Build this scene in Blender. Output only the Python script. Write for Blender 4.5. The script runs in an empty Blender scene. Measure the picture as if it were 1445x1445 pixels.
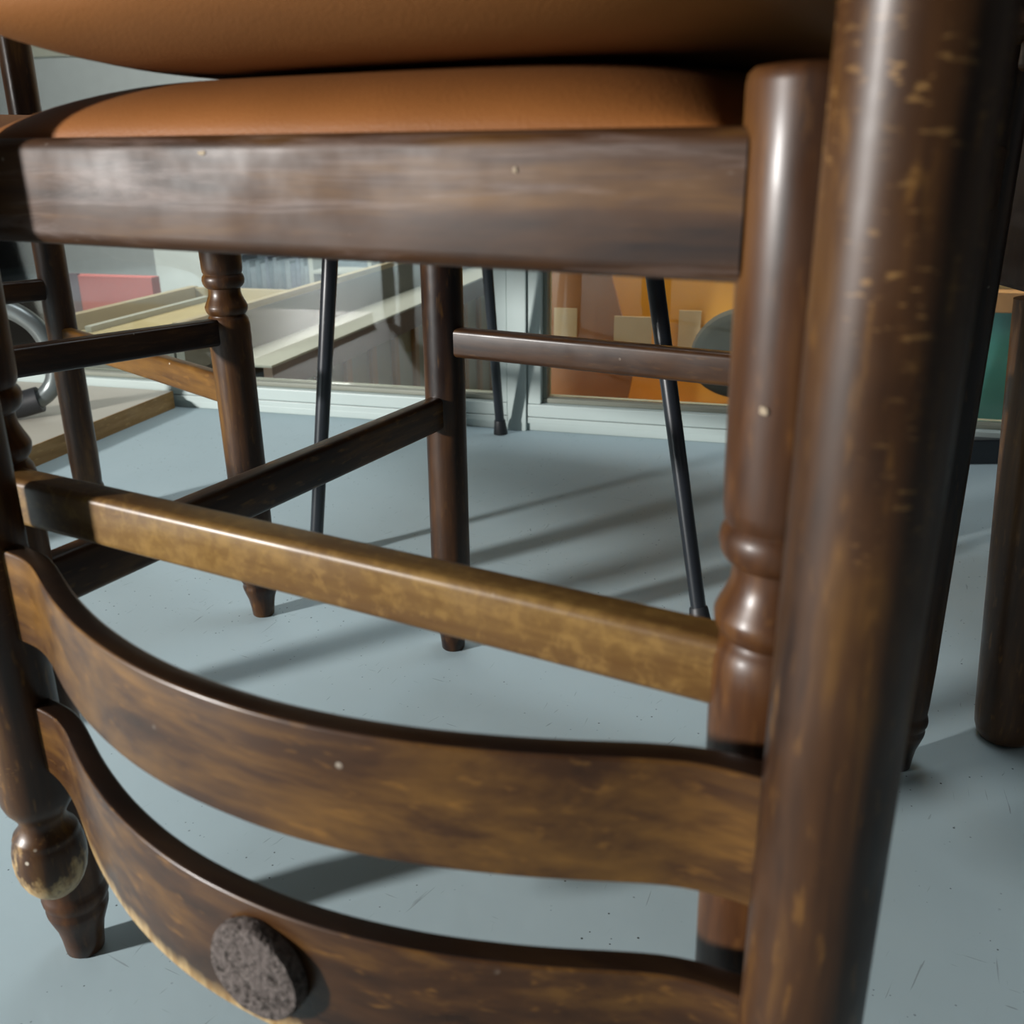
import bpy, bmesh, math, random
from mathutils import Vector, Matrix

random.seed(7)
SC = bpy.context.scene
COL = SC.collection
PI = math.pi

# ------------------------------------------------------------------ camera
cam_d = bpy.data.cameras.new('camera')
cam = bpy.data.objects.new('camera', cam_d)
COL.objects.link(cam)
SC.camera = cam
F_PX, PITCH, ROLL, CAM_H = 1373.9, math.radians(20.54), math.radians(-0.4613), 0.43
cam_d.sensor_fit = 'HORIZONTAL'
cam_d.sensor_width = 36.0
cam_d.lens = F_PX / 1445.0 * 36.0
cam_d.clip_start = 0.01
cam_d.clip_end = 60
fw = Vector((0, math.cos(PITCH), -math.sin(PITCH)))
up0 = Vector((0, math.sin(PITCH), math.cos(PITCH)))
rt0 = Vector((1, 0, 0))
rt = rt0 * math.cos(ROLL) + up0 * math.sin(ROLL)
up = up0 * math.cos(ROLL) - rt0 * math.sin(ROLL)
mw = Matrix((( rt.x, up.x, -fw.x, 0), (rt.y, up.y, -fw.y, 0), (rt.z, up.z, -fw.z, CAM_H), (0, 0, 0, 1)))
cam.matrix_world = mw
cam_d.dof.use_dof = True
cam_d.dof.focus_distance = 0.72
cam_d.dof.aperture_fstop = 15.0

# ------------------------------------------------------------------ world, lamp, exposure
world = bpy.data.worlds.new('world')
SC.world = world
world.use_nodes = True
bg = world.node_tree.nodes['Background']
bg.inputs['Color'].default_value = (0.84, 0.95, 1.0, 1)
bg.inputs['Strength'].default_value = 0.03

LAMP = Vector((-2.05, -0.32, 0.66))
ld = bpy.data.lights.new('room_lamp', 'AREA')
ld.shape = 'DISK'
ld.size = 0.15
ld.energy = 98.0
ld.color = (1.0, 0.98, 0.95)
lo = bpy.data.objects.new('room_lamp', ld)
COL.objects.link(lo)
lo.location = LAMP
lo.rotation_euler = (Vector((0.0, 0.8, 0.2)) - LAMP).to_track_quat('-Z', 'Y').to_euler()

# unseen fill panel under the ceiling, added to brighten the floor and its shadows
cd_ = bpy.data.lights.new('ceiling_fill_panel', 'AREA')
cd_.shape = 'RECTANGLE'; cd_.size = 1.2; cd_.size_y = 0.9
cd_.energy = 30.0
cd_.color = (0.90, 0.96, 1.0)
co_ = bpy.data.objects.new('ceiling_fill_panel', cd_)
COL.objects.link(co_)
co_.location = (0.35, 1.35, 2.62)
# unseen fill light added to brighten the room beyond the glass
fd_ = bpy.data.lights.new('far_room_fill', 'AREA')
fd_.shape = 'RECTANGLE'; fd_.size = 2.0; fd_.size_y = 0.5
fd_.energy = 115.0
fd_.color = (1.0, 0.97, 0.92)
fo_ = bpy.data.objects.new('far_room_fill', fd_)
COL.objects.link(fo_)
fo_.location = (-1.1, 2.5, 2.7)
fo_.rotation_euler = (math.radians(28), 0, math.radians(-15))
# unseen warm fill light added to brighten the cabinet behind the right-hand pane
hd_ = bpy.data.lights.new('right_pane_fill', 'AREA')
hd_.shape = 'RECTANGLE'; hd_.size = 0.6; hd_.size_y = 0.12
hd_.energy = 4.6
hd_.color = (1.0, 0.84, 0.55)
ho_ = bpy.data.objects.new('right_pane_fill', hd_)
COL.objects.link(ho_)
ho_.location = (0.33, 1.56, 0.74)
ho_.rotation_euler = (math.radians(22), 0, math.radians(-15.5))

SC.view_settings.view_transform = 'Standard'
SC.view_settings.look = 'None'
SC.view_settings.gamma = 1.0
SC.view_settings.use_curve_mapping = False
SC.view_settings.exposure = 0.0

# ------------------------------------------------------------------ helpers
def link(name, me, mat=None, parent=None, smooth=True, angle=40):
    o = bpy.data.objects.new(name, me)
    COL.objects.link(o)
    if mat is not None:
        me.materials.append(mat)
    if parent is not None:
        o.parent = parent
    if smooth:
        me.polygons.foreach_set('use_smooth', [True] * len(me.polygons))
        try:
            me.set_sharp_from_angle(angle=math.radians(angle))
        except Exception:
            pass
    return o

def mesh(verts, faces):
    me = bpy.data.meshes.new('m')
    me.from_pydata([tuple(v) for v in verts], [], faces)
    bm = bmesh.new(); bm.from_mesh(me)
    bmesh.ops.recalc_face_normals(bm, faces=bm.faces)
    bm.to_mesh(me); bm.free()
    me.update()
    return me

def tag(o, label=None, cat=None, group=None, kind=None):
    if label: o['label'] = label
    if cat: o['category'] = cat
    if group: o['group'] = group
    if kind: o['kind'] = kind
    return o

def thing(name, label, cat, M=None, group=None):
    o = bpy.data.objects.new(name, None)
    COL.objects.link(o)
    o.empty_display_size = 0.05
    if M is not None:
        o.matrix_world = M
    return tag(o, label, cat, group)

def lathe(profile, p0=(0, 0, 0), axis=(0, 0, 1), seg=40, cap=True):
    """profile: list of (distance along the axis, radius)"""
    p0 = Vector(p0); ax = Vector(axis).normalized()
    ref = Vector((1, 0, 0)) if abs(ax.x) < 0.9 else Vector((0, 1, 0))
    e1 = ref.cross(ax).normalized(); e2 = ax.cross(e1)
    V, Fc = [], []
    for (t, r) in profile:
        for k in range(seg):
            a = 2 * PI * k / seg
            V.append(p0 + ax * t + (e1 * math.cos(a) + e2 * math.sin(a)) * max(r, 1e-5))
    n = len(profile)
    for i in range(n - 1):
        for k in range(seg):
            k2 = (k + 1) % seg
            Fc.append((i * seg + k, i * seg + k2, (i + 1) * seg + k2, (i + 1) * seg + k))
    if cap:
        Fc.append(tuple(range(seg)))
        Fc.append(tuple((n - 1) * seg + k for k in range(seg)))
    return mesh(V, Fc)

def rrect(hw, hh, r, seg=4):
    """rounded rectangle, half sizes"""
    r = min(r, hw * 0.98, hh * 0.98)
    out = []
    for (cx, cy, a0) in ((hw - r, hh - r, 0), (-hw + r, hh - r, 90), (-hw + r, -hh + r, 180), (hw - r, -hh + r, 270)):
        for k in range(seg + 1):
            a = math.radians(a0 + 90.0 * k / seg)
            out.append((cx + r * math.cos(a), cy + r * math.sin(a)))
    return out

def bar(a, b, w, h, r=0.003, upv=(0, 0, 1), seg=4, cuts=1, endr=0.0):
    """straight bar from a to b; w across, h along upv"""
    a = Vector(a); b = Vector(b); d = (b - a).normalized()
    u = Vector(upv); s = d.cross(u).normalized(); u = s.cross(d).normalized()
    sec = rrect(w / 2, h / 2, r, seg)
    V, Fc = [], []
    n = len(sec)
    L = (b - a).length
    st = [(L * i / cuts, 1.0) for i in range(cuts + 1)]
    if endr > 0:
        st = [(0, 1 - 2 * endr / min(w, h)), (endr * .3, 1 - .8 * endr / min(w, h)), (endr, 1.0), (L - endr, 1.0), (L - endr * .3, 1 - .8 * endr / min(w, h)), (L, 1 - 2 * endr / min(w, h))]
    for (t, k) in st:
        for (x, y) in sec:
            V.append(a + d * t + s * x * k + u * y * k)
    for i in range(len(st) - 1):
        for k in range(n):
            k2 = (k + 1) % n
            Fc.append((i * n + k, i * n + k2, (i + 1) * n + k2, (i + 1) * n + k))
    Fc.append(tuple(range(n))); Fc.append(tuple((len(st) - 1) * n + k for k in range(n)))
    return mesh(V, Fc)

def box(lo_, hi_, r=0.002, M=None):
    lo_, hi_ = Vector(lo_), Vector(hi_)
    bm = bmesh.new()
    bmesh.ops.create_cube(bm, size=1.0)
    s = hi_ - lo_; c = (hi_ + lo_) / 2
    for v in bm.verts:
        v.co = Vector((v.co.x * s.x + c.x, v.co.y * s.y + c.y, v.co.z * s.z + c.z))
    if r > 0:
        bmesh.ops.bevel(bm, geom=list(bm.edges), offset=min(r, min(s) * .45), segments=2, profile=0.6, affect='EDGES')
    if M is not None:
        bmesh.ops.transform(bm, matrix=M, verts=bm.verts)
    me = bpy.data.meshes.new('m'); bm.to_mesh(me); bm.free()
    return me

def tube(pts, r, seg=20, caps=True, sub=6):
    P = [Vector(p) for p in pts]
    # catmull-rom
    out = []
    for i in range(len(P) - 1):
        p0 = P[max(i - 1, 0)]; p1 = P[i]; p2 = P[i + 1]; p3 = P[min(i + 2, len(P) - 1)]
        for k in range(sub):
            t = k / sub
            out.append(0.5 * ((2 * p1) + (-p0 + p2) * t + (2 * p0 - 5 * p1 + 4 * p2 - p3) * t * t + (-p0 + 3 * p1 - 3 * p2 + p3) * t ** 3))
    out.append(P[-1])
    V, Fc = [], []
    nrm = None
    for i, p in enumerate(out):
        d = (out[min(i + 1, len(out) - 1)] - out[max(i - 1, 0)]).normalized()
        if nrm is None:
            nrm = d.orthogonal().normalized()
        nrm = (nrm - d * nrm.dot(d)).normalized()
        bn = d.cross(nrm)
        for k in range(seg):
            a = 2 * PI * k / seg
            V.append(p + (nrm * math.cos(a) + bn * math.sin(a)) * r)
    for i in range(len(out) - 1):
        for k in range(seg):
            k2 = (k + 1) % seg
            Fc.append((i * seg + k, i * seg + k2, (i + 1) * seg + k2, (i + 1) * seg + k))
    if caps:
        Fc.append(tuple(range(seg))); Fc.append(tuple((len(out) - 1) * seg + k for k in range(seg)))
    return mesh(V, Fc)

# ------------------------------------------------------------------ materials
class NT:
    def __init__(s, name):
        s.m = bpy.data.materials.new(name); s.m.use_nodes = True
        s.t = s.m.node_tree; s.n = s.t.nodes; s.l = s.t.links
        s.p = s.n['Principled BSDF']
    def node(s, typ, **kw):
        nd = s.n.new(typ)
        for k, v in kw.items():
            if k in nd.inputs.keys() if isinstance(k, str) else False:
                nd.inputs[k].default_value = v
            else:
                setattr(nd, k, v)
        return nd
    def coords(s, scale=(1, 1, 1), rot=(0, 0, 0), loc=(0, 0, 0), kind='Object'):
        tc = s.n.new('ShaderNodeTexCoord'); mp = s.n.new('ShaderNodeMapping')
        mp.inputs['Scale'].default_value = scale; mp.inputs['Rotation'].default_value = rot; mp.inputs['Location'].default_value = loc
        s.l.new(tc.outputs[kind], mp.inputs['Vector'])
        return mp.outputs['Vector']
    def coords_rs(s, rot, scale, loc=(0, 0, 0)):
        v = s.coords((1, 1, 1), (0, 0, rot), loc)
        mp = s.n.new('ShaderNodeMapping'); mp.inputs['Scale'].default_value = scale
        s.l.new(v, mp.inputs['Vector'])
        return mp.outputs['Vector']
    def noise(s, vec, scale=5.0, detail=4.0, rough=0.55, dist=0.0):
        nd = s.n.new('ShaderNodeTexNoise')
        nd.inputs['Scale'].default_value = scale; nd.inputs['Detail'].default_value = detail
        nd.inputs['Roughness'].default_value = rough; nd.inputs['Distortion'].default_value = dist
        s.l.new(vec, nd.inputs['Vector'])
        return nd.outputs['Fac']
    def ramp(s, fac, stops, interp='LINEAR'):
        nd = s.n.new('ShaderNodeValToRGB')
        cr = nd.color_ramp; cr.interpolation = interp
        while len(cr.elements) < len(stops): cr.elements.new(0.5)
        for e, (p, c) in zip(cr.elements, stops):
            e.position = p
            e.color = (c, c, c, 1) if isinstance(c, (int, float)) else (c[0], c[1], c[2], 1)
        s.l.new(fac, nd.inputs['Fac'])
        return nd.outputs['Color']
    def mix(s, fac, a, b, mode='MIX'):
        nd = s.n.new('ShaderNodeMix'); nd.data_type = 'RGBA'; nd.blend_type = mode
        for sock, v in ((nd.inputs[0], fac), (nd.inputs[6], a), (nd.inputs[7], b)):
            if isinstance(v, (int, float)): sock.default_value = v
            elif isinstance(v, tuple): sock.default_value = (v[0], v[1], v[2], 1)
            else: s.l.new(v, sock)
        return nd.outputs[2]
    def math(s, op, a, b=0.0, clamp=False):
        nd = s.n.new('ShaderNodeMath'); nd.operation = op; nd.use_clamp = clamp
        for sock, v in ((nd.inputs[0], a), (nd.inputs[1], b)):
            if isinstance(v, (int, float)): sock.default_value = v
            else: s.l.new(v, sock)
        return nd.outputs[0]
    def sep(s, vec):
        nd = s.n.new('ShaderNodeSeparateXYZ'); s.l.new(vec, nd.inputs[0]); return nd.outputs
    def bump(s, fac, strength=0.2, dist=0.001):
        nd = s.n.new('ShaderNodeBump'); nd.inputs['Strength'].default_value = strength; nd.inputs['Distance'].default_value = dist
        s.l.new(fac, nd.inputs['Height']); s.l.new(nd.outputs['Normal'], s.p.inputs['Normal'])
    def set(s, **kw):
        names = dict(color='Base Color', rough='Roughness', metal='Metallic', coat='Coat Weight', coat_rough='Coat Roughness', spec='Specular IOR Level', ior='IOR', alpha='Alpha', trans='Transmission Weight')
        for k, v in kw.items():
            sock = s.p.inputs[names[k]]
            if isinstance(v, tuple): sock.default_value = (v[0], v[1], v[2], 1)
            elif isinstance(v, (int, float)): sock.default_value = v
            else: s.l.new(v, sock)
        return s.m

def plain(name, color, rough=0.5, metal=0.0, var=0.12, scale=14.0, bump=0.0, coat=0.0):
    n = NT(name)
    f = n.noise(n.coords(), scale, 4)
    d = tuple(c * (1 - var) for c in color); l = tuple(min(1, c * (1 + var)) for c in color)
    n.set(color=n.ramp(f, [(0.3, d), (0.7, l)]), rough=rough, metal=metal, coat=coat)
    if bump: n.bump(n.noise(n.coords(), scale * 12, 3), bump, 0.0006)
    return n.m

OCHRE = (0.145, 0.068, 0.0135)
UMBER = (0.0095, 0.0034, 0.0017)
MID = (0.046, 0.0185, 0.0056)
PALE = (0.46, 0.32, 0.15)

def wood(name, axis='z', dark=UMBER, mid=MID, light=OCHRE, balance=0.0, rough=0.37, coat=0.5, dents=0.0, scuff=0.0, wear=None, specks=0.35, bumpy=0.05, offs=(0, 0, 0), flecks=0.45, mottle=0.0, spec=0.30):
    n = NT(name)
    lng, acr = 5.0, 75.0
    sc = {'x': (lng, acr, acr), 'y': (acr, lng, acr), 'z': (acr, acr, lng)}[axis]
    sc2 = {'x': (5, 22, 22), 'y': (22, 5, 22), 'z': (22, 22, 5)}[axis]
    grain = n.noise(n.coords(sc, loc=offs), 1.6, 5, 0.6, 0.3)
    patch = n.noise(n.coords(sc2, loc=offs), 1.3, 4, 0.6, 0.6)
    f = n.math('ADD', n.math('MULTIPLY', grain, 0.42), n.math('MULTIPLY', patch, 0.75))
    f = n.math('ADD', f, -0.085 + balance)
    col = n.ramp(f, [(0.30, dark), (0.50, mid), (0.72, light)])
    # small flecks of the grain
    fl = n.noise(n.coords({'x': (60, 240, 240), 'y': (240, 60, 240), 'z': (240, 240, 60)}[axis]), 1.0, 2)
    col = n.mix(n.ramp(fl, [(0.60, 0.0), (0.74, flecks)]), col, tuple(min(1, c * 1.5) for c in light))
    if mottle > 0:
        mo = n.noise(n.coords((170, 170, 170)), 1.0, 3, 0.6, 0.4)
        col = n.mix(n.ramp(mo, [(0.40, mottle), (0.52, 0.0)]), col, tuple(c * 1.1 for c in mid))
        col = n.mix(n.ramp(mo, [(0.52, 0.0), (0.66, mottle)]), col, tuple(c * 1.35 for c in light))
    if dents > 0:
        sd = {'x': (620, 190, 190), 'y': (190, 620, 190), 'z': (190, 190, 620)}[axis]
        a = n.noise(n.coords(sd), 1.0, 2, 0.5)
        b = n.noise(n.coords((14, 14, 14)), 1.0, 2, 0.5)
        m_ = n.math('MULTIPLY', n.ramp(a, [(0.60, 0.0), (0.68, 1.0)]), n.ramp(b, [(0.50, 0.0), (0.62, 1.0)]))
        col = n.mix(n.math('MULTIPLY', m_, dents), col, (0.42, 0.23, 0.075))
    rsock = rough
    if scuff > 0:
        a = n.noise(n.coords(sc), 1.1, 6, 0.7, 1.2)
        m_ = n.ramp(a, [(0.52, 0.0), (0.75, scuff)])
        col = n.mix(m_, col, (0.30, 0.235, 0.215))
        b = n.noise(n.coords((90, 90, 140)), 1.0, 3)
        col = n.mix(n.ramp(b, [(0.70, 0.0), (0.76, 0.6 * scuff)]), col, (0.45, 0.38, 0.34))
    if wear is not None:
        # bare wood past a height z, broken up by noise: (z0, z1, sign, noise amount)
        z0, z1, amt = wear
        z = n.sep(n.coords())[2]
        w_ = n.noise(n.coords((45, 45, 30)), 1.0, 4, 0.65)
        k = n.math('ADD', n.math('DIVIDE', n.math('SUBTRACT', z, z0), z1 - z0), n.math('MULTIPLY', n.math('SUBTRACT', w_, 0.5), amt))
        fib = n.noise(n.coords((300, 300, 40)), 1.0, 3)
        col = n.mix(n.ramp(k, [(0.85, 0.0), (1.0, 0.92)]), col, n.ramp(fib, [(0.35, (0.27, 0.155, 0.05)), (0.62, PALE)]))
    if specks > 0:
        v = n.n.new('ShaderNodeTexVoronoi'); v.inputs['Scale'].default_value = 62.0
        n.l.new(n.coords(), v.inputs['Vector'])
        sel = n.noise(n.coords((23, 23, 23)), 1.0, 1)
        m_ = n.math('MULTIPLY', n.ramp(v.outputs['Distance'], [(0.05, 1.0), (0.085, 0.0)]), n.ramp(sel, [(0.60, 0.0), (0.64, 1.0)]))
        col = n.mix(n.math('MULTIPLY', m_, specks * 2), col, (0.62, 0.55, 0.45))
    rn = n.noise(n.coords((30, 30, 30)), 1.0, 3)
    rs = n.ramp(rn, [(0.3, rough * 0.8), (0.7, rough * 1.25)])
    n.set(color=col, rough=rs, coat=coat * 0.14, coat_rough=0.22, spec=spec)
    n.bump(n.math('ADD', n.math('MULTIPLY', grain, 0.5), n.noise(n.coords((55, 55, 55)), 1.0, 3)), bumpy, 0.0012)
    return n.m

W_LEG = wood('dark_varnished_wood_upright', 'z', balance=-0.03, flecks=0.2)
W_FLEG = wood('red_brown_varnished_turned_leg', 'z', mid=(0.055, 0.0205, 0.0062), light=(0.148, 0.064, 0.0145), balance=0.0, flecks=0.2)
W_DARK = wood('very_dark_varnished_wood_upright', 'z', balance=-0.13, flecks=0.15, rough=0.36)
W_POST = wood('dented_varnished_wood_post', 'z', balance=-0.03, dents=0.55, rough=0.42, coat=0.2, flecks=0.3)
W_POST_L = wood('worn_varnished_wood_post', 'z', balance=-0.03, dents=0.3, wear=(0.69, 0.82, 1.6))
W_RAIL = wood('scuffed_varnished_wood_rail', 'x', balance=-0.02, scuff=0.40, rough=0.50, coat=0.0, flecks=0.05, spec=0.24)
W_X = wood('varnished_wood_crosswise', 'x', balance=-0.06, flecks=0.12)
W_XL = wood('golden_varnished_wood_crosswise', 'x', balance=0.10, light=(0.200, 0.118, 0.036), mid=(0.095, 0.047, 0.0145), specks=0.1, mottle=0.38, flecks=0.2)
W_XD = wood('dark_varnished_wood_crosswise', 'x', balance=-0.14, flecks=0.1)
W_Y = wood('varnished_wood_lengthwise', 'y', balance=-0.06)
W_YL = wood('golden_varnished_wood_lengthwise', 'y', balance=0.12)
W_SLAT = wood('bent_varnished_wood_slat', 'x', balance=0.055, rough=0.36, coat=0.4, offs=(3, 1, 2))
W_SLAT2 = wood('bent_wood_slat_with_worn_edge', 'x', balance=0.02, rough=0.33, coat=0.4, wear=(0.728, 0.7675, 0.40), offs=(7, 2, 5))

W_EDGE = wood('near_black_slat_edge', 'x', dark=(0.006, 0.003, 0.002), mid=(0.012, 0.0055, 0.003), light=(0.03, 0.014, 0.005), specks=0.8, flecks=0.1, spec=0.3)

def leather(name, col):
    n = NT(name)
    f = n.noise(n.coords((9, 9, 9)), 1.0, 4)
    n.set(color=n.ramp(f, [(0.3, tuple(c * 0.85 for c in col)), (0.7, tuple(c * 1.12 for c in col))]), rough=0.52, coat=0.0, spec=0.26)
    v = n.n.new('ShaderNodeTexVoronoi'); v.inputs['Scale'].default_value = 900.0
    n.l.new(n.coords(), v.inputs['Vector'])
    n.bump(n.math('ADD', v.outputs['Distance'], n.noise(n.coords((120, 120, 120)), 1.0, 3)), 0.12, 0.0008)
    return n.m
LEATHER = leather('tan_brown_leatherette', (0.215, 0.080, 0.021))

def felt_mat():
    n = NT('grey_brown_felt')
    a = n.noise(n.coords((420, 420, 420)), 1.0, 3, 0.6)
    b = n.noise(n.coords((190, 190, 190), loc=(4, 4, 4)), 1.0, 3, 0.6)
    c = n.mix(n.ramp(b, [(0.42, 0.0), (0.62, 1.0)]), n.ramp(a, [(0.35, (0.020, 0.016, 0.014)), (0.65, (0.145, 0.122, 0.112))]), (0.105, 0.087, 0.080))
    n.set(color=c, rough=0.95, spec=0.1)
    n.bump(a, 0.9, 0.0022)
    return n.m
FELT = felt_mat()

def floor_mat():
    n = NT('grey_painted_floor')
    f = n.noise(n.coords((3.5, 3.5, 3.5)), 1.0, 5)
    col = n.ramp(f, [(0.3, (0.325, 0.412, 0.445)), (0.7, (0.360, 0.450, 0.482))])
    # pin holes and specks, gathered in patches
    v = n.n.new('ShaderNodeTexVoronoi'); v.inputs['Scale'].default_value = 130.0
    n.l.new(n.coords(), v.inputs['Vector'])
    sel = n.noise(n.coords((13, 13, 13)), 1.0, 3)
    szn = n.noise(n.coords((170, 170, 170)), 1.0, 1)
    d = n.math('ADD', v.outputs['Distance'], n.math('MULTIPLY', szn, 0.22))
    sp = n.math('MULTIPLY', n.ramp(d, [(0.17, 1.0), (0.21, 0.0)]), n.ramp(sel, [(0.46, 0.0), (0.56, 1.0)]))
    col = n.mix(sp, col, (0.045, 0.055, 0.055))
    # scuffs: two families of thin, broken streaks
    for (rot, s1, s2, lx) in ((0.5, 28, 420, 1.0), (-0.9, 34, 380, 5.0), (1.9, 30, 450, 9.0)):
        a = n.noise(n.coords_rs(rot, (s1, s2, 1), (lx, 0, 0)), 1.0, 2, 0.5, 0.5)
        b = n.noise(n.coords((11, 11, 11), loc=(lx, lx, 0)), 1.0, 3)
        m_ = n.math('MULTIPLY', n.ramp(a, [(0.70, 0.0), (0.73, 1.0)]), n.ramp(b, [(0.52, 0.0), (0.60, 1.0)]))
        col = n.mix(n.math('MULTIPLY', m_, 0.55), col, (0.13, 0.15, 0.15))
    n.set(color=col, rough=0.62, spec=0.16)
    n.bump(n.noise(n.coords((16, 16, 16)), 1.0, 4), 0.12, 0.004)
    return n.m
FLOOR = floor_mat()
WALL = plain('grey_wall_paint', (0.16, 0.16, 0.16), 0.8, var=0.03, scale=3)
CEIL = plain('grey_ceiling_paint', (0.40, 0.40, 0.40), 0.9, var=0.02, scale=3)
ALU = plain('pale_green_white_aluminium', (0.41, 0.48, 0.465), 0.42, var=0.03, scale=6)
BEAD = plain('olive_grey_glazing_bead', (0.20, 0.21, 0.17), 0.55, var=0.05)
GAP = plain('dark_seal', (0.10, 0.12, 0.12), 0.7, var=0.05)
BLACK = plain('black_powder_coat', (0.010, 0.012, 0.016), 0.30, var=0.2, coat=0.2)
RUBBER = plain('black_rubber', (0.011, 0.012, 0.014), 0.5, var=0.2)
CHROME = plain('grey_steel_tube', (0.16, 0.18, 0.18), 0.30, metal=0.6, var=0.1)
BOARD = plain('beige_grey_laminate', (0.40, 0.375, 0.315), 0.5, var=0.05, scale=9)
EDGE = wood('board_edge_band', 'y', dark=(0.17, 0.09, 0.03), mid=(0.26, 0.145, 0.05), light=(0.36, 0.22, 0.09), specks=0, coat=0.0, rough=0.5)
DARKWOOD = wood('near_black_stained_wood', 'z', dark=(0.016, 0.008, 0.005), mid=(0.03, 0.014, 0.008), light=(0.04, 0.019, 0.009), specks=0, spec=0.15, coat=0.0, rough=0.5)

def glass_mat():
    n = NT('clear_window_glass')
    out = n.n['Material Output']
    tr = n.n.new('ShaderNodeBsdfTransparent'); tr.inputs['Color'].default_value = (0.93, 0.96, 0.95, 1)
    gl = n.n.new('ShaderNodeBsdfGlossy'); gl.inputs['Roughness'].default_value = 0.02
    fr = n.n.new('ShaderNodeFresnel'); fr.inputs['IOR'].default_value = 1.5
    mx = n.n.new('ShaderNodeMixShader')
    n.l.new(n.math('MULTIPLY', fr.outputs[0], 1.1, clamp=True), mx.inputs[0])
    n.l.new(tr.outputs[0], mx.inputs[1]); n.l.new(gl.outputs[0], mx.inputs[2])
    n.l.new(mx.outputs[0], out.inputs['Surface'])
    return n.m
GLASS = glass_mat()

# ------------------------------------------------------------------ the room
def struct(name, me, mat, parent=None, smooth=False):
    o = link(name, me, mat, parent, smooth=smooth)
    if parent is None: o['kind'] = 'structure'
    return o

# glazed wall: local frame s along the wall, n away from the camera, z up
WM = Vector((0.005, 1.528, 0.0))
WA = math.atan2(-0.2677, 0.9635)
WMAT = Matrix.Translation(WM) @ Matrix.Rotation(WA, 4, 'Z')
def wp(s, n_, z): return WMAT @ Vector((s, n_, z))

XL, XR, YB, ZC = -2.9, 2.6, -2.3, 2.65
def wall_y(x): return WM.y + (x - WM.x) * math.tan(WA)
fl_v = [(XL, YB, 0), (XR, YB, 0), (XR, wall_y(XR) + .03, 0), (XL, wall_y(XL) + .03, 0)]
me = mesh(fl_v + [(v[0], v[1], -0.08) for v in fl_v], [(0, 1, 2, 3), (7, 6, 5, 4), (0, 4, 5, 1), (1, 5, 6, 2), (2, 6, 7, 3), (3, 7, 4, 0)])
fo = struct('floor', me, FLOOR)
struct('wall_left', box((XL - .1, YB - .1, 0), (XL, wall_y(XL), ZC), 0), WALL)
struct('wall_back', box((XL - .1, YB - .1, 0), (XR + .1, YB, ZC), 0), WALL)
struct('wall_right', box((XR, YB - .1, 0), (XR + .1, wall_y(XR), ZC), 0), WALL)
cv = [(XL - .1, YB - .1, ZC), (XR + .1, YB - .1, ZC), (XR + .1, wall_y(XR) + .1, ZC), (XL - .1, wall_y(XL) + .1, ZC)]
struct('ceiling', mesh(cv + [(v[0], v[1], ZC + .08) for v in cv], [(0, 1, 2, 3), (7, 6, 5, 4), (0, 4, 5, 1), (1, 5, 6, 2), (2, 6, 7, 3), (3, 7, 4, 0)]), CEIL)

# glazed front: a post in the middle, a sash on either side
TOPZ = 2.3
SL, SR = -2.95, 2.75
post = struct('trim_1', box((-.0105, -.004, 0.0), (.0205, .07, TOPZ), .0015), ALU); post.matrix_world = WMAT
head = struct('trim_2', box((SL, -.004, TOPZ), (SR, .09, ZC), .002), ALU); head.matrix_world = WMAT
base = struct('trim_3', box((SL, .004, 0), (SR, .09, .012), .001), ALU); base.matrix_world = WMAT
def sash(name, s0, s1, st0, st1):
    w = thing(name, None, None, WMAT); w['kind'] = 'structure'
    link('bottom_rail', box((s0, 0, .0125), (s1, .05, .0225), .001), ALU, w, smooth=False)
    link('bottom_rail', box((s0, 0, .0235), (s1, .05, .044), .0015), ALU, w, smooth=False)
    link('stile', box((s0, .001, .0445), (s0 + st0, .05, TOPZ - .05), .0015), ALU, w, smooth=False)
    link('stile', box((s1 - st1, .001, .0445), (s1, .05, TOPZ - .05), .0015), ALU, w, smooth=False)
    link('top_rail', box((s0, .001, TOPZ - .05), (s1, .05, TOPZ), .0015), ALU, w, smooth=False)
    a, b = s0 + st0, s1 - st1
    g0, g1 = .014, .046
    link('glazing_bead', box((a, g0, .0442), (b, g1, .052), .002), BEAD, w, smooth=False)
    link('glazing_bead', box((a, g0, .052), (a + .007, g1, TOPZ - .05), .001), BEAD, w, smooth=False)
    link('glazing_bead', box((b - .007, g0, .052), (b, g1, TOPZ - .05), .001), BEAD, w, smooth=False)
    link('pane', box((a + .007, .029, .052), (b - .007, .033, TOPZ - .05), 0), GLASS, w, smooth=False)
    return w
sash('window_1', SL, -.0118, .03, .021)
sash('window_2', .0218, SR, .0215, .03)

# ------------------------------------------------------------------ chairs
YAW1 = math.radians(-29.03)
CH1 = Matrix.Translation((-.083, .3475, 0)) @ Matrix.Rotation(YAW1, 4, 'Z')

def foot_profile(r=0.0175):
    return [(0.0, .0092), (0.0012, .0103), (0.010, .0112), (0.018, .0125), (0.025, .0148), (0.0300, .0163), (0.0325, .0166), (0.0345, .0158),
            (0.0362, .0162), (0.0385, .0174), (0.0412, .0177), (0.0440, .0172), (0.0460, .0161), (0.0480, .0163), (0.055, .0167), (0.085, .0172), (0.12, r)]

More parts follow.
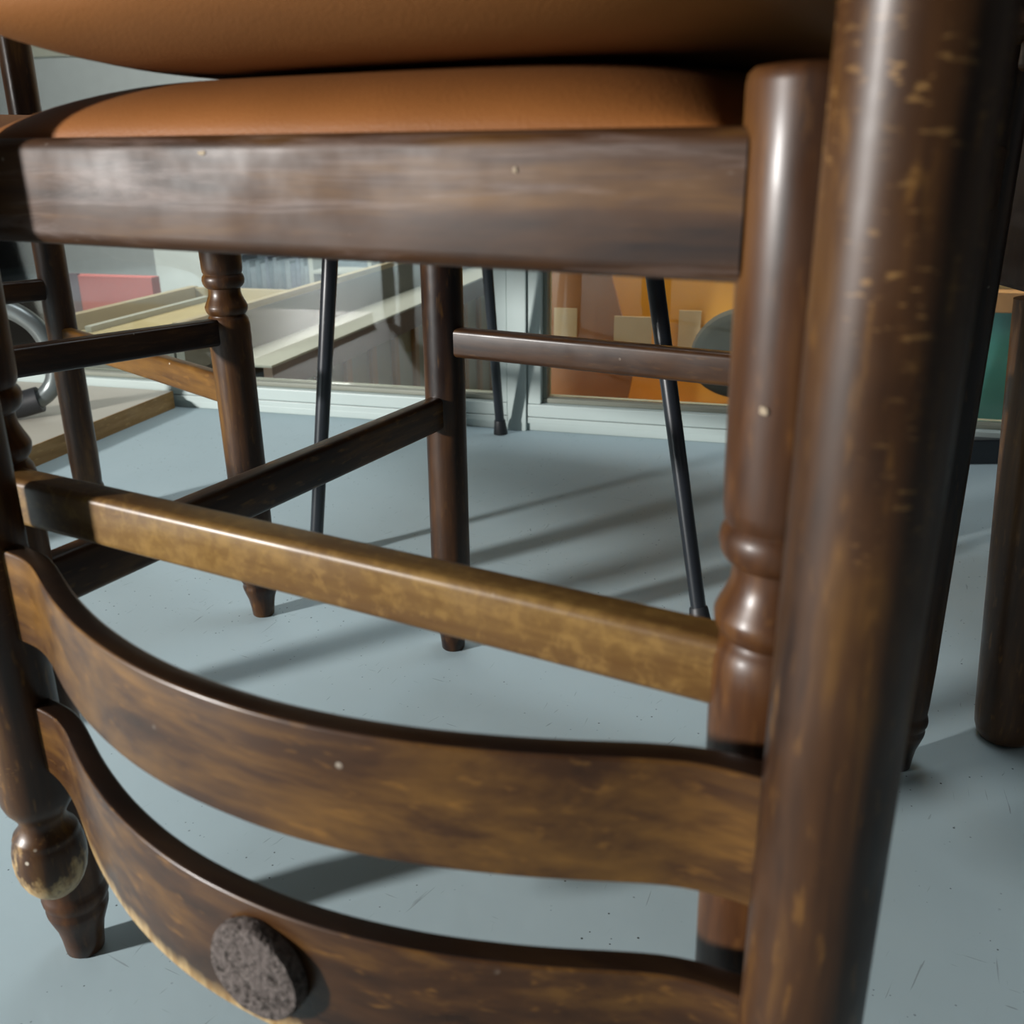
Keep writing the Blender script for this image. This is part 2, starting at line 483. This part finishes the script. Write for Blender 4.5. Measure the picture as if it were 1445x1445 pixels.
def front_leg_profile(top):
    p = foot_profile(.0178)
    p += [(0.24, .0182), (0.282, .0186), (0.2870, .0184), (0.2905, .0176), (0.2925, .0164), (0.2938, .0154), (0.2944, .0153), (0.2950, .0160), (0.2968, .0174), (0.2990, .0182), (0.3015, .0184), (0.3022, .0182), (0.3045, .0172), (0.3075, .0157),
          (0.3110, .0143), (0.3145, .0137), (0.3172, .0138), (0.3178, .0150), (0.3190, .0163), (0.3212, .0175), (0.3245, .0181), (0.3272, .0177), (0.3288, .0166), (0.3294, .0162), (0.3302, .0163), (0.3312, .0170), (0.335, .0174), (0.345, .0176),
          (0.40, .0178), (top - .004, .0177), (top - .0018, .0172), (top - .0004, .0158), (top, .0130)]
    return p

def rear_post_profile(end):
    p = foot_profile(.0170)
    p += [(0.30, .0169), (0.60, .0168), (end - .012, .0168), (end - .006, .0164), (end - .0015, .0150), (end + .003, .0122), (end + .0055, .0110), (end + .0078, .0106), (end + .0100, .0112)]
    # ball finial
    p += [(end + a_ * 1.06, r_ * .985) for (a_, r_) in ((.0122, .0130), (.0138, .0146), (.0156, .0153), (.0166, .0151), (.0180, .0158), (.0220, .0167), (.0270, .0171), (.0320, .0168), (.0370, .0157), (.0415, .0138), (.0455, .0110), (.0482, .0078), (.0497, .0045), (.0502, .0012))]
    return p

SLAT_T = [(0, .0425), (.1, .0421), (.2, .0404), (.3, .0374), (.4, .0332), (.46, .0302), (.52, .0266), (.6, .0215), (.67, .0164), (.74, .0108), (.79, .0068), (.83, .0038), (.87, .0016), (.91, .0004), (1, 0)]
def slat_bow(t):
    t = abs(t)
    for (a, va), (b, vb) in zip(SLAT_T, SLAT_T[1:]):
        if t <= b: return va + (vb - va) * (t - a) / (b - a)
    return 0.0

def slat_mesh(half, y0, zlo, zhi_end, zhi_mid, th=0.009, bow=1.0):
    """bent slat along x; outer (rear) face at y0 + bow; upper edge arched"""
    N = 72
    V, Fc = [], []
    T = [-1 + 2 * i / N for i in range(N + 1)]
    ys = [slat_bow(t) * bow for t in T]
    for _ in range(3):
        ys = [ys[0]] + [(ys[i - 1] + 2 * ys[i] + ys[i + 1]) / 4 for i in range(1, N)] + [ys[-1]]
    n = None
    for i, t in enumerate(T):
        x = t * half
        i0, i1 = max(i - 1, 0), min(i + 1, N)
        d = Vector(((T[i1] - T[i0]) * half, ys[i1] - ys[i0], 0)).normalized()
        nrm = Vector((-d.y, d.x, 0))           # to the rear (+y)
        k = min(1, max(0, (1 - abs(t)) / 0.32)); k = k * k * (3 - 2 * k)
        zh = zhi_end + (zhi_mid - zhi_end) * k
        zc, hh = (zlo + zh) / 2, (zh - zlo) / 2
        sec = rrect(th / 2, hh, 0.0013, 3)
        n = len(sec)
        for (a, b) in sec:
            p = Vector((x, y0 + ys[i], zc)) + nrm * (a - th / 2)
            p.z += b
            V.append(p)
    for i in range(N):
        for k in range(n):
            k2 = (k + 1) % n
            Fc.append((i * n + k, i * n + k2, (i + 1) * n + k2, (i + 1) * n + k))
    Fc.append(tuple(range(n))); Fc.append(tuple(N * n + k for k in range(n)))
    return mesh(V, Fc)

def cushion_mesh(hx, y0, y1, zb, ze, zt):
    """domed, closed pad with rounded corners"""
    NX, NY = 48, 48
    yc, hy = (y0 + y1) / 2, (y1 - y0) / 2
    V, Fc, idx = [], [], {}
    def sq(u, v):   # square to rounded square
        k = 0.10
        return u * math.sqrt(1 - k * v * v), v * math.sqrt(1 - k * u * u)
    for j in range(NY + 1):
        for i in range(NX + 1):
            u = math.sin((i / NX - .5) * PI); v = math.sin((j / NY - .5) * PI)
            x, y = sq(u, v)
            fu = max(0.0, 1 - abs(u) ** 4.2); fv = max(0.0, 1 - abs(v) ** 4.2)
            k_ = 1.17 * (fu * fv) ** 0.5
            k_ = k_ if k_ < 0.9 else 0.9 + 0.1 * (1 - math.exp(-(k_ - 0.9) / 0.1))
            V.append((x * hx, yc + y * hy, ze + (zt - ze) * k_))
    for j in range(NY):
        for i in range(NX):
            a = j * (NX + 1) + i
            Fc.append((a, a + 1, a + NX + 2, a + NX + 1))
    rim = [i for i in range(NX + 1)] + [j * (NX + 1) + NX for j in range(1, NY + 1)] + [NY * (NX + 1) + i for i in range(NX - 1, -1, -1)] + [j * (NX + 1) for j in range(NY - 1, 0, -1)]
    prev = rim
    for (dz, k) in ((0.35, 1.008), (0.7, 1.006), (1.0, 0.99)):
        new = []
        for r_ in rim:
            x, y, z = V[r_]
            new.append(len(V)); V.append((x * k, yc + (y - yc) * k, ze + (zb - ze) * dz))
        m = len(rim)
        for q in range(m):
            Fc.append((prev[q], prev[(q + 1) % m], new[(q + 1) % m], new[q]))
        prev = new
    Fc.append(tuple(prev))
    return mesh(V, Fc)

def make_chair(label, M, wf=.377, wr=.385, d=.405, group='ladder-back wooden chairs', seat_top=.4568, mats=None, legs_top=.4485, pad=False):
    m = dict(fl=W_FLEG, rp_l=W_DARK, rp_r=W_DARK, rail=W_RAIL, rail_y=W_Y, rail_b=W_X, sf=W_XL, sb=W_X, sl=W_Y, sr=W_Y, slat=W_SLAT, slat2=W_SLAT2)
    if mats: m.update(mats)
    t = thing('ladder_back_chair', label, 'chair', M, group)
    tw = .0063
    for s in (-1, 1):
        ax = Vector((-s * tw, 0, .43)).normalized()
        link('front_leg', lathe(front_leg_profile(legs_top), (s * wf / 2, 0, 0), ax), m['fl'], t)
        link('rear_post', lathe(rear_post_profile(.7772), (s * wr / 2, d, 0), (0, 0, 1)), m['rp_l'] if s < 0 else m['rp_r'], t)
    xf = wf / 2 - tw
    # seat rails
    zb, zt = .3962, .4346
    link('seat_rail', bar((-xf + .0135, -.0022, (zb + zt) / 2), (xf - .0135, -.0022, (zb + zt) / 2), .0205, zt - zb, .0052, seg=6), m['rail'], t)
    link('seat_rail', bar((-wr / 2 + .012, d + .002, .4085), (wr / 2 - .012, d + .002, .4085), .021, .0365, .003), m['rail_b'], t)
    for s in (-1, 1):
        link('seat_rail', bar((s * xf, .012, (zb + zt) / 2), (s * wr / 2, d - .012, (zb + zt) / 2 - .004), .020, zt - zb - .004, .003), m['rail_y'], t)
    # stretchers
    xs = wf / 2 - tw * .28 / .43
    link('stretcher', bar((-xs + .008, -.0015, .2806), (xs - .0145, -.0015, .2806), .0165, .0228, .0034, seg=5), m['sf'], t)
    link('stretcher', bar((-wr / 2 + .008, d - .001, .2825), (wr / 2 - .008, d - .001, .2825), .0150, .0236, .004), m['sb'], t)
    xs2 = wf / 2 - tw * .22 / .43
    for s in (-1, 1):
        link('stretcher', bar((s * xs2, .008, .2246), (s * wr / 2, d - .010, .2246), .0140, .0272, .0035), m['sl'] if s < 0 else m['sr'], t)
    # seat pad
    link('seat_cushion', cushion_mesh(xf - .0155, -.0075, d + .0085, .4245, .4335, seat_top), LEATHER, t)
    # back slats
    half = wr / 2 - .012
    for (z0_, z1_, z2_, mt) in ((.6409, .6839, .6839, m['slat']), (.7168, .7505, .7699, m['slat2'])):
        so = link('back_slat', slat_mesh(half, d + .0030, z0_, z1_, z2_), mt, t)
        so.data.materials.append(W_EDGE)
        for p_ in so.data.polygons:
            if p_.normal.z < -0.75: p_.material_index = 1  # downward slat faces take the near-black edge material
    if pad:
        # felt disc glued on the outer face of the upper slat
        px = .0125
        tt = px / half
        y = d + .003 + slat_bow(tt)
        dy = (slat_bow(tt + .08) - slat_bow(tt - .08)) / (.16 * half)
        nrm = Vector((-dy, 1, 0)).normalized()
        fp = [(0, .0180), (.0012, .0188), (.0052, .0187), (.0064, .0180), (.0068, .0165)]
        pm = lathe(fp, (px, y - .0004, .7408), nrm, seg=64)
        for v in pm.vertices:
            q = Vector((v.co.x - px, v.co.y - y, v.co.z - .7408))
            a = math.atan2(q.z, q.x)
            k = 1 + .010 * math.sin(3 * a + 1) + .009 * math.sin(7 * a) + .005 * math.sin(13 * a + 2)
            v.co = Vector((px, y, .7408)) + Vector((q.x * k, q.y, q.z * k))
        link('felt_pad', pm, FELT, t)['label'] = 'round grey felt pad'
    return t

# the chair standing on the floor, carrying the inverted one
make_chair('upright wooden chair with tan cushion carrying the inverted chair', CH1)

# chips in the varnish: bare pale wood
CHIP = plain('bare_wood_chip', (0.30, 0.235, 0.16), .8, var=.15)
base_chair = bpy.data.objects['ladder_back_chair']
def chip(parent, p, nrm, w, h, seed):
    rnd = random.Random(seed)
    nrm = Vector(nrm).normalized(); sx = nrm.cross(Vector((0, 0, 1))).normalized(); sz = sx.cross(nrm)
    n_ = 11
    ring = []
    for k in range(n_):
        a = 2 * PI * k / n_; q = rnd.uniform(.7, 1.1)
        ring.append(Vector(p) + sx * (w / 2 * q * math.cos(a)) + sz * (h / 2 * q * math.sin(a)))
    V = [v + nrm * -.0004 for v in ring] + [Vector(p) + (v - Vector(p)) * .8 + nrm * .0004 for v in ring]
    Fc = [(k, (k + 1) % n_, n_ + (k + 1) % n_, n_ + k) for k in range(n_)] + [tuple(range(n_, 2 * n_))]
    link('varnish_chip', mesh(V, Fc), CHIP, parent)['label'] = 'pale chip in varnish'
chip(base_chair, (.1795, -.0176, .3655), (-.2, -1, 0), .0032, .0030, 1)
chip(base_chair, (-.0143, -.0124, .4290), (0, -1, 0), .0042, .0020, 2)
chip(base_chair, (.1038, -.0125, .4241), (0, -1, 0), .0018, .0022, 3)

# the inverted chair: turned over about its own x axis, back towards the camera
YAW2 = math.radians(-30.0)
D2, W2 = .405, .357
c0 = Vector((-.0733, .3000, 0))
bdir = Matrix.Rotation(YAW2, 4, 'Z') @ Vector((0, 1, 0))
o2 = c0 + bdir * D2
CH2 = Matrix.Translation((o2.x, o2.y, .9138)) @ Matrix.Rotation(YAW2, 4, 'Z') @ Matrix.Rotation(PI, 4, 'X')
make_chair('upside-down wooden chair stacked seat to seat, felt pad on its slat', CH2, wf=.377, wr=W2, d=D2,
           mats=dict(rp_r=W_POST, rp_l=W_POST_L), pad=True)

# the chair standing behind, turned towards the camera's right
a3, b3 = Vector((-.246, .867, 0)), Vector((-.519, 1.13, 0))
ydir = (b3 - a3).normalized()
xdir = Vector((ydir.y, -ydir.x, 0))
WF3, D3 = .377, .388
o3 = a3 - xdir * (WF3 / 2)
CH3 = Matrix.Translation(o3) @ Matrix.Rotation(math.atan2(xdir.y, xdir.x), 4, 'Z')
make_chair('upright wooden chair standing alone behind the stacked pair', CH3, wf=WF3, wr=.385, d=D3, mats=dict(fl=W_LEG, sr=W_YL, sl=W_YL, sf=W_XD, sb=W_XD, rp_r=W_LEG))

# ------------------------------------------------------------------ black tube-legged stool behind
st = thing('metal_leg_stool', 'stool on thin splayed black metal legs behind the stacked chairs', 'stool', Matrix.Translation((.08, 1.16, 0)))
feet = [Vector((-.220, 1.0, 0)), Vector((-.017, 1.506, 0)), Vector((.178, .819, 0)), Vector((.375, 1.325, 0))]
tops = [Vector((-.183 - .0, 1.017, .322)), Vector((-.0325, 1.442, .262)), Vector((.1325, .9005, .31)), None]
tops[3] = feet[3] + Vector((-.03, -.06, .3))
OFF = Vector((.08, 1.16, 0))
for f_, t_ in zip(feet, tops):
    d_ = (t_ - f_); d_ = d_ / d_.z
    a_ = f_ - OFF
    L_ = d_.length * .418
    rr = [(0.0, .0102), (.0015, .0112), (.004, .0110), (.024, .0088), (.0255, .0080)]
    leg = link('leg', lathe([(.006, .0072), (.10, .0074), (L_, .0086)], a_, d_, seg=28), BLACK, st)
    link('rubber_tip', lathe(rr, a_, d_, seg=28), RUBBER, leg)
sm = box((-.215, -.20, .40), (.215, .20, .436), .015, Matrix.Rotation(math.radians(-22), 4, 'Z'))
link('seat', sm, BLACK, st)

# ------------------------------------------------------------------ low board on the floor at the left
bp = thing('floor_board', 'thick beige board with brown edge lying on the floor by the window', 'board', WMAT)
link('top_sheet', box((-1.75, -.83, .0272), (-.625, -.006, .0310), .0008), BOARD, bp, smooth=False)
link('edge_band', box((-.6262, -.83, .0), (-.6240, -.006, .0310), .0004), EDGE, bp, smooth=False)
link('core', box((-1.75, -.83, .0), (-.6265, -.006, .0270), .0004), EDGE, bp, smooth=False)

# bent tube chair standing on the board
tc = thing('tube_frame_chair', 'chair with a bent grey steel tube frame on the beige board', 'chair', Matrix.Translation((-.76, 1.5, .031)))
def tp(x, y, z): return (x + .76, y - 1.5, z - .031)
link('frame_tube', tube([tp(-1.12, 1.42, .213), tp(-.95, 1.46, .216), tp(-.84, 1.49, .215), tp(-.775, 1.5, .207), tp(-.741, 1.505, .188), tp(-.723, 1.51, .160), tp(-.716, 1.515, .120), tp(-.725, 1.515, .083), tp(-.752, 1.505, .060), tp(-.80, 1.49, .051), tp(-.95, 1.44, .049), tp(-1.12, 1.39, .049)], .0140, sub=8), CHROME, tc)
link('rubber_sleeve', tube([tp(-.745, 1.507, .0625), tp(-.772, 1.50, .0560), tp(-.80, 1.49, .0525)], .0205), RUBBER, tc)
link('foot_sleeve', tube([tp(-.797, 1.49, .0505), tp(-.86, 1.47, .0495), tp(-.98, 1.43, .0495)], .0170), BLACK, tc)
link('seat', box(tp(-1.5, 1.2, .44), tp(-1.05, 1.66, .47), .012), BLACK, tc)
link('frame_tube', tube([tp(-1.12, 1.42, .213), tp(-1.16, 1.41, .225), tp(-1.175, 1.405, .27), tp(-1.175, 1.405, .44)], .0125), CHROME, tc)

# ------------------------------------------------------------------ dark furniture at the right edge
sb = thing('sideboard', 'near-black wooden sideboard on a thick round leg beside the stacked chairs', 'sideboard', Matrix.Translation((.38, .643, 0)))
ax = Vector((-.017, .014, .33))
link('leg', lathe([(0, .0150), (.002, .0185), (.006, .0212), (.012, .0226), (.025, .0232), (.20, .0240), (.334, .0245)], (0, 0, 0), ax, seg=48), wood('stained_thick_leg_wood', 'z', dark=(0.03, 0.014, 0.007), mid=(0.075, 0.033, 0.012), light=(0.16, 0.075, 0.02), specks=0.1), sb)
link('body', box((-.026, -.02, .333), (.62, .40, .80), .004), DARKWOOD, sb, smooth=False)
for (x, y) in ((-.004 + .56, .0), (.0, .36), (.56, .36)):
    link('leg', lathe([(0, .0185), (.006, .0212), (.025, .0232), (.334, .0245)], (x, y, 0), (0, 0, 1), seg=32), DARKWOOD, sb)

# black bar on the floor below the teal panel
fb = thing('black_foot_bar', 'black flat metal foot bar lying on the floor before the teal panel', 'metal bar', Matrix.Translation((.69, 1.33, 0)))
link('flat_bar', box((-.14, -.004, 0), (.42, .05, .036), .002), BLACK, fb, smooth=False)
link('upright', box((.30, .012, .034), (.33, .035, .55), .002), BLACK, fb, smooth=False)

# ------------------------------------------------------------------ beyond the glass
def wall_box(name, lo_, hi_, mat, label=None, cat=None, r=.001, kind=None, parent=None):
    o = link(name, box(lo_, hi_, r), mat, parent, smooth=False)
    if parent is None:
        o.matrix_world = WMAT
    if label or kind: tag(o, label, cat, None, kind)
    return o

LOWZ = -0.62
wall_box('floor_beyond', (-6, .095, LOWZ - .05), (4, 6, LOWZ), plain('grey_far_floor', (0.26, 0.26, 0.25), .6), kind='structure', r=0)
wall_box('wall_far', (-6.5, 4.2, LOWZ), (4, 4.3, 3.2), plain('grey_far_wall', (0.80, 0.84, 0.85), .8, var=.03), kind='structure', r=0)
wall_box('trim_4', (-6.5, 4.18, .98), (4, 4.2, 3.2), plain('cream_far_wall', (0.80, 0.79, 0.66), .8, var=.03), kind='structure', r=0)

CRATE = plain('raw_pine', (0.37, 0.30, 0.185), .6, var=.08, scale=8)
CRATE_D = plain('raw_pine_inner', (0.40, 0.32, 0.16), .6, var=.08, scale=8)
GREYP = plain('warm_grey_panel', (0.165, 0.165, 0.145), .9, var=.04)
WHITEP = plain('off_white_ledge', (0.36, 0.36, 0.31), .8, var=.03)
BROWNP = plain('brown_fascia', (0.12, 0.072, 0.045), .7, var=.1)
BATTEN = plain('olive_beige_panel', (0.27, 0.235, 0.14), .8, var=.06)
BATT2 = plain('amber_batten', (0.31, 0.175, 0.065), .8, var=.1)

ct = thing('display_counter', 'long grey and beige display counter behind the glass, wooden tray top', 'counter', WMAT)
N0, N1 = .15, 3.2
link('ledge', box((-.737, N0 + .10, .0205), (-.570, N1, .0255), .001), WHITEP, ct, smooth=False)
link('fascia', box((-.590, N0 + .102, -.035), (-.5705, N1, .0204), .001), BROWNP, ct, smooth=False)
link('side_panel', box((-.715, N0, .0256), (-.697, N1, .108), .001), GREYP, ct, smooth=False)
link('side_panel', box((-.640, N0 + .12, LOWZ), (-.620, N1, -.0352), .001), BATTEN, ct, smooth=False)
for k in range(12):
    n_ = N0 + .22 + .155 * k
    link('batten', box((-.622, n_, LOWZ), (-.608, n_ + .030, -.036), .001), BATT2, ct, smooth=False)
# tray top
link('tray_bottom', box((-.955, N0, .086), (-.716, .62, .092), .001), CRATE_D, ct, smooth=False)
link('tray_rim', box((-.716, N0, .092), (-.698, N1 - 1.2, .122), .001), CRATE, ct, smooth=False)
link('tray_rim', box((-.975, N0, .060), (-.955, .62, .124), .001), CRATE, ct, smooth=False)
link('tray_rim', box((-.955, .605, .0922), (-.716, .62, .122), .001), CRATE, ct, smooth=False)
link('tray_batten', box((-.93, N0 + .02, .0925), (-.915, .60, .104), .001), WHITEP, ct, smooth=False)
link('plinth', box((-.955, N0, LOWZ), (-.72, .62, .0858), .001), GREYP, ct, smooth=False)

RED = plain('faded_red_panel', (0.56, 0.16, 0.145), .7, var=.06)
MAUVE = plain('mauve_panel_edge', (0.17, 0.115, 0.135), .6, var=.06)
rp = thing('red_box', 'faded red box standing behind the wooden tray beyond the glass', 'box', WMAT)
link('front_panel', box((-1.60, 1.0, -.60), (-1.352, 1.015, .088), .002), RED, rp, smooth=False)
link('side_panel', box((-1.66, 1.002, -.60), (-1.602, 1.015, .092), .001), MAUVE, rp, smooth=False)
link('carcass', box((-1.66, 1.0155, LOWZ), (-1.352, 1.04, .088), .002), RED, rp, smooth=False)
wall_box('white_board', (-2.02, 1.98, LOWZ), (-1.66, 2.0, .10), plain('white_board', (0.72, 0.76, 0.74), .5, var=.03), 'white board standing beyond the glass beside the red box', 'board')

bs = thing('book_shelf', 'bluish shelf of thin books beyond the glass behind the wooden tray', 'shelf', WMAT)
SLATE = [plain('slate_spine_%d' % k, c_, .6, var=.2, scale=40) for k, c_ in enumerate([(0.07, 0.095, 0.115), (0.11, 0.13, 0.15), (0.085, 0.10, 0.135), (0.15, 0.17, 0.185), (0.055, 0.075, 0.095)])]
link('back_board', box((-1.655, 1.99, LOWZ), (-1.05, 2.0, .22), .001), SLATE[0], bs, smooth=False)
link('shelf_board', box((-1.62, 1.86, -.142), (-1.05, 1.989, -.125), .001), WHITEP, bs, smooth=False)
link('upright', box((-1.290, 1.86, -.6), (-1.272, 1.989, .22), .001), WHITEP, bs, smooth=False)
link('upright', box((-1.055, 1.86, -.6), (-1.040, 1.989, .22), .001), WHITEP, bs, smooth=False)
x = -1.618
k = 0
while x < -1.295:
    w = random.uniform(.013, .026)
    h = random.uniform(.13, .19)
    link('book', box((x, 1.87, -.124), (x + w - .0015, 1.985, -.124 + h), .001), SLATE[random.randrange(5)], bs, smooth=False)
    x += w
link('shelf_board', box((-1.272, 1.86, .0), (-1.055, 1.989, .012), .001), WHITEP, bs, smooth=False)
x = -1.268
while x < -1.065:
    w = random.uniform(.013, .026)
    h = random.uniform(.07, .115)
    link('book', box((x, 1.87, -.124), (x + w - .0015, 1.985, -.124 + h), .001), SLATE[random.randrange(5)], bs, smooth=False)
    x += w

# right-hand pane: warm orange cabinet
ORANGE = plain('orange_stained_wood', (0.56, 0.265, 0.030), .6, var=.08, scale=7)
BROWN2 = plain('red_brown_board', (0.235, 0.098, 0.033), .5, var=.12, scale=6)
DGREY = plain('dark_grey_fabric', (0.035, 0.036, 0.032), .9, var=.2)
PALE_REFLECTION = plain('pale_glass_reflection', (0.42, 0.33, 0.22), .7, var=.06)  # flat colour for the reflections in the right pane
oc = thing('orange_cabinet', 'orange wooden cabinet close behind the window pane', 'cabinet', WMAT)
link('back_board', box((-.05, .34, LOWZ), (.62, .36, .75), .001), ORANGE, oc, smooth=False)
wall_box('orange_plinth', (-.07, .10, LOWZ), (.62, .339, -.03), ORANGE, 'low orange wooden plinth in front of the orange cabinet', 'plinth')
bb = mesh([(-.06, .25, -.029), (.14, .25, -.029), (.155, .25, .06), (.11, .25, .215), (.055, .25, .5), (-.06, .25, .5)] + [(-.06, .262, -.029), (.14, .262, -.029), (.155, .262, .06), (.11, .262, .215), (.055, .262, .5), (-.06, .262, .5)],
          [(0, 1, 2, 3, 4, 5), (11, 10, 9, 8, 7, 6)] + [(i, (i + 1) % 6, 6 + (i + 1) % 6, 6 + i) for i in range(6)])
lb = link('leaning_board', bb, BROWN2, None, smooth=False); lb.matrix_world = WMAT
tag(lb, 'red-brown slanted board leaning inside the orange cabinet', 'board')
def reflection_sheet(s0, s1, z0, z1, n_, lbl, tilt=0.0):  # pale sheet standing in for a reflection in the glass
    o = link('pale_reflection_sheet', box((s0, n_, z0), (s1, n_ + .003, z1), .0005), PALE_REFLECTION, None, smooth=False)
    o.matrix_world = WMAT
    return tag(o, lbl, 'reflection sheet', 'pale glass-reflection sheets behind the right pane')
reflection_sheet(.008, .050, .085, .160, .245, 'smallest pale glass-reflection sheet, against the red-brown board')
reflection_sheet(.118, .185, .085, .150, .240, 'wide pale glass-reflection sheet beside the red-brown board')
reflection_sheet(.222, .262, .070, .150, .330, 'tall pale glass-reflection sheet on the orange cabinet back')
gc = thing('grey_seat_back', 'rounded grey upholstered chair back behind the right pane', 'chair', WMAT)
gm = lathe([(0, .0), (.0, .075), (.006, .086), (.03, .09), (.054, .086), (.06, .075), (.0601, 0)], (.345, .19, .085), (0, 1, 0), 40, cap=False)
for v in gm.vertices: v.co.z = .085 + (v.co.z - .085) * (1.0 if v.co.z > .085 else .7)
link('back_pad', gm, DGREY, gc)
link('support_post', lathe([(0, .03), (.004, .03), (.006, .012), (.08, .012)], (.345, .268, -.0295), (0, 0, 1), 24), BLACK, gc)
link('back_strap', box((.26, .186, .075), (.43, .189, .092), .001), BLACK, gc)
db = thing('dark_box', 'dark box with a pale label low behind the right pane', 'box', WMAT)
link('carton', box((.215, .12, -.03), (.42, .18, .012), .002), plain('dark_brown_box', (.05, .032, .022), .6), db, smooth=False)
link('paper_label', box((.245, .1185, -.008), (.292, .1199, .001), .0003), plain('label_cream', (.62, .45, .28), .6), db, smooth=False)

tl = thing('teal_panel', 'teal fabric panel with orange wooden top behind the glass at right', 'panel', WMAT)
link('fabric_sheet', box((.72, .28, -.62), (1.3, .30, .172), .002), plain('teal_fabric', (.10, .40, .43), .7, var=.08), tl, smooth=False)
link('top_board', box((.66, .27, .1725), (1.3, .32, .205), .001), plain('peach_wood', (.60, .33, .15), .5), tl, smooth=False)
link('upper_board', box((.66, .31, .2055), (1.3, .325, .40), .001), plain('olive_board', (.30, .27, .16), .6), tl, smooth=False)
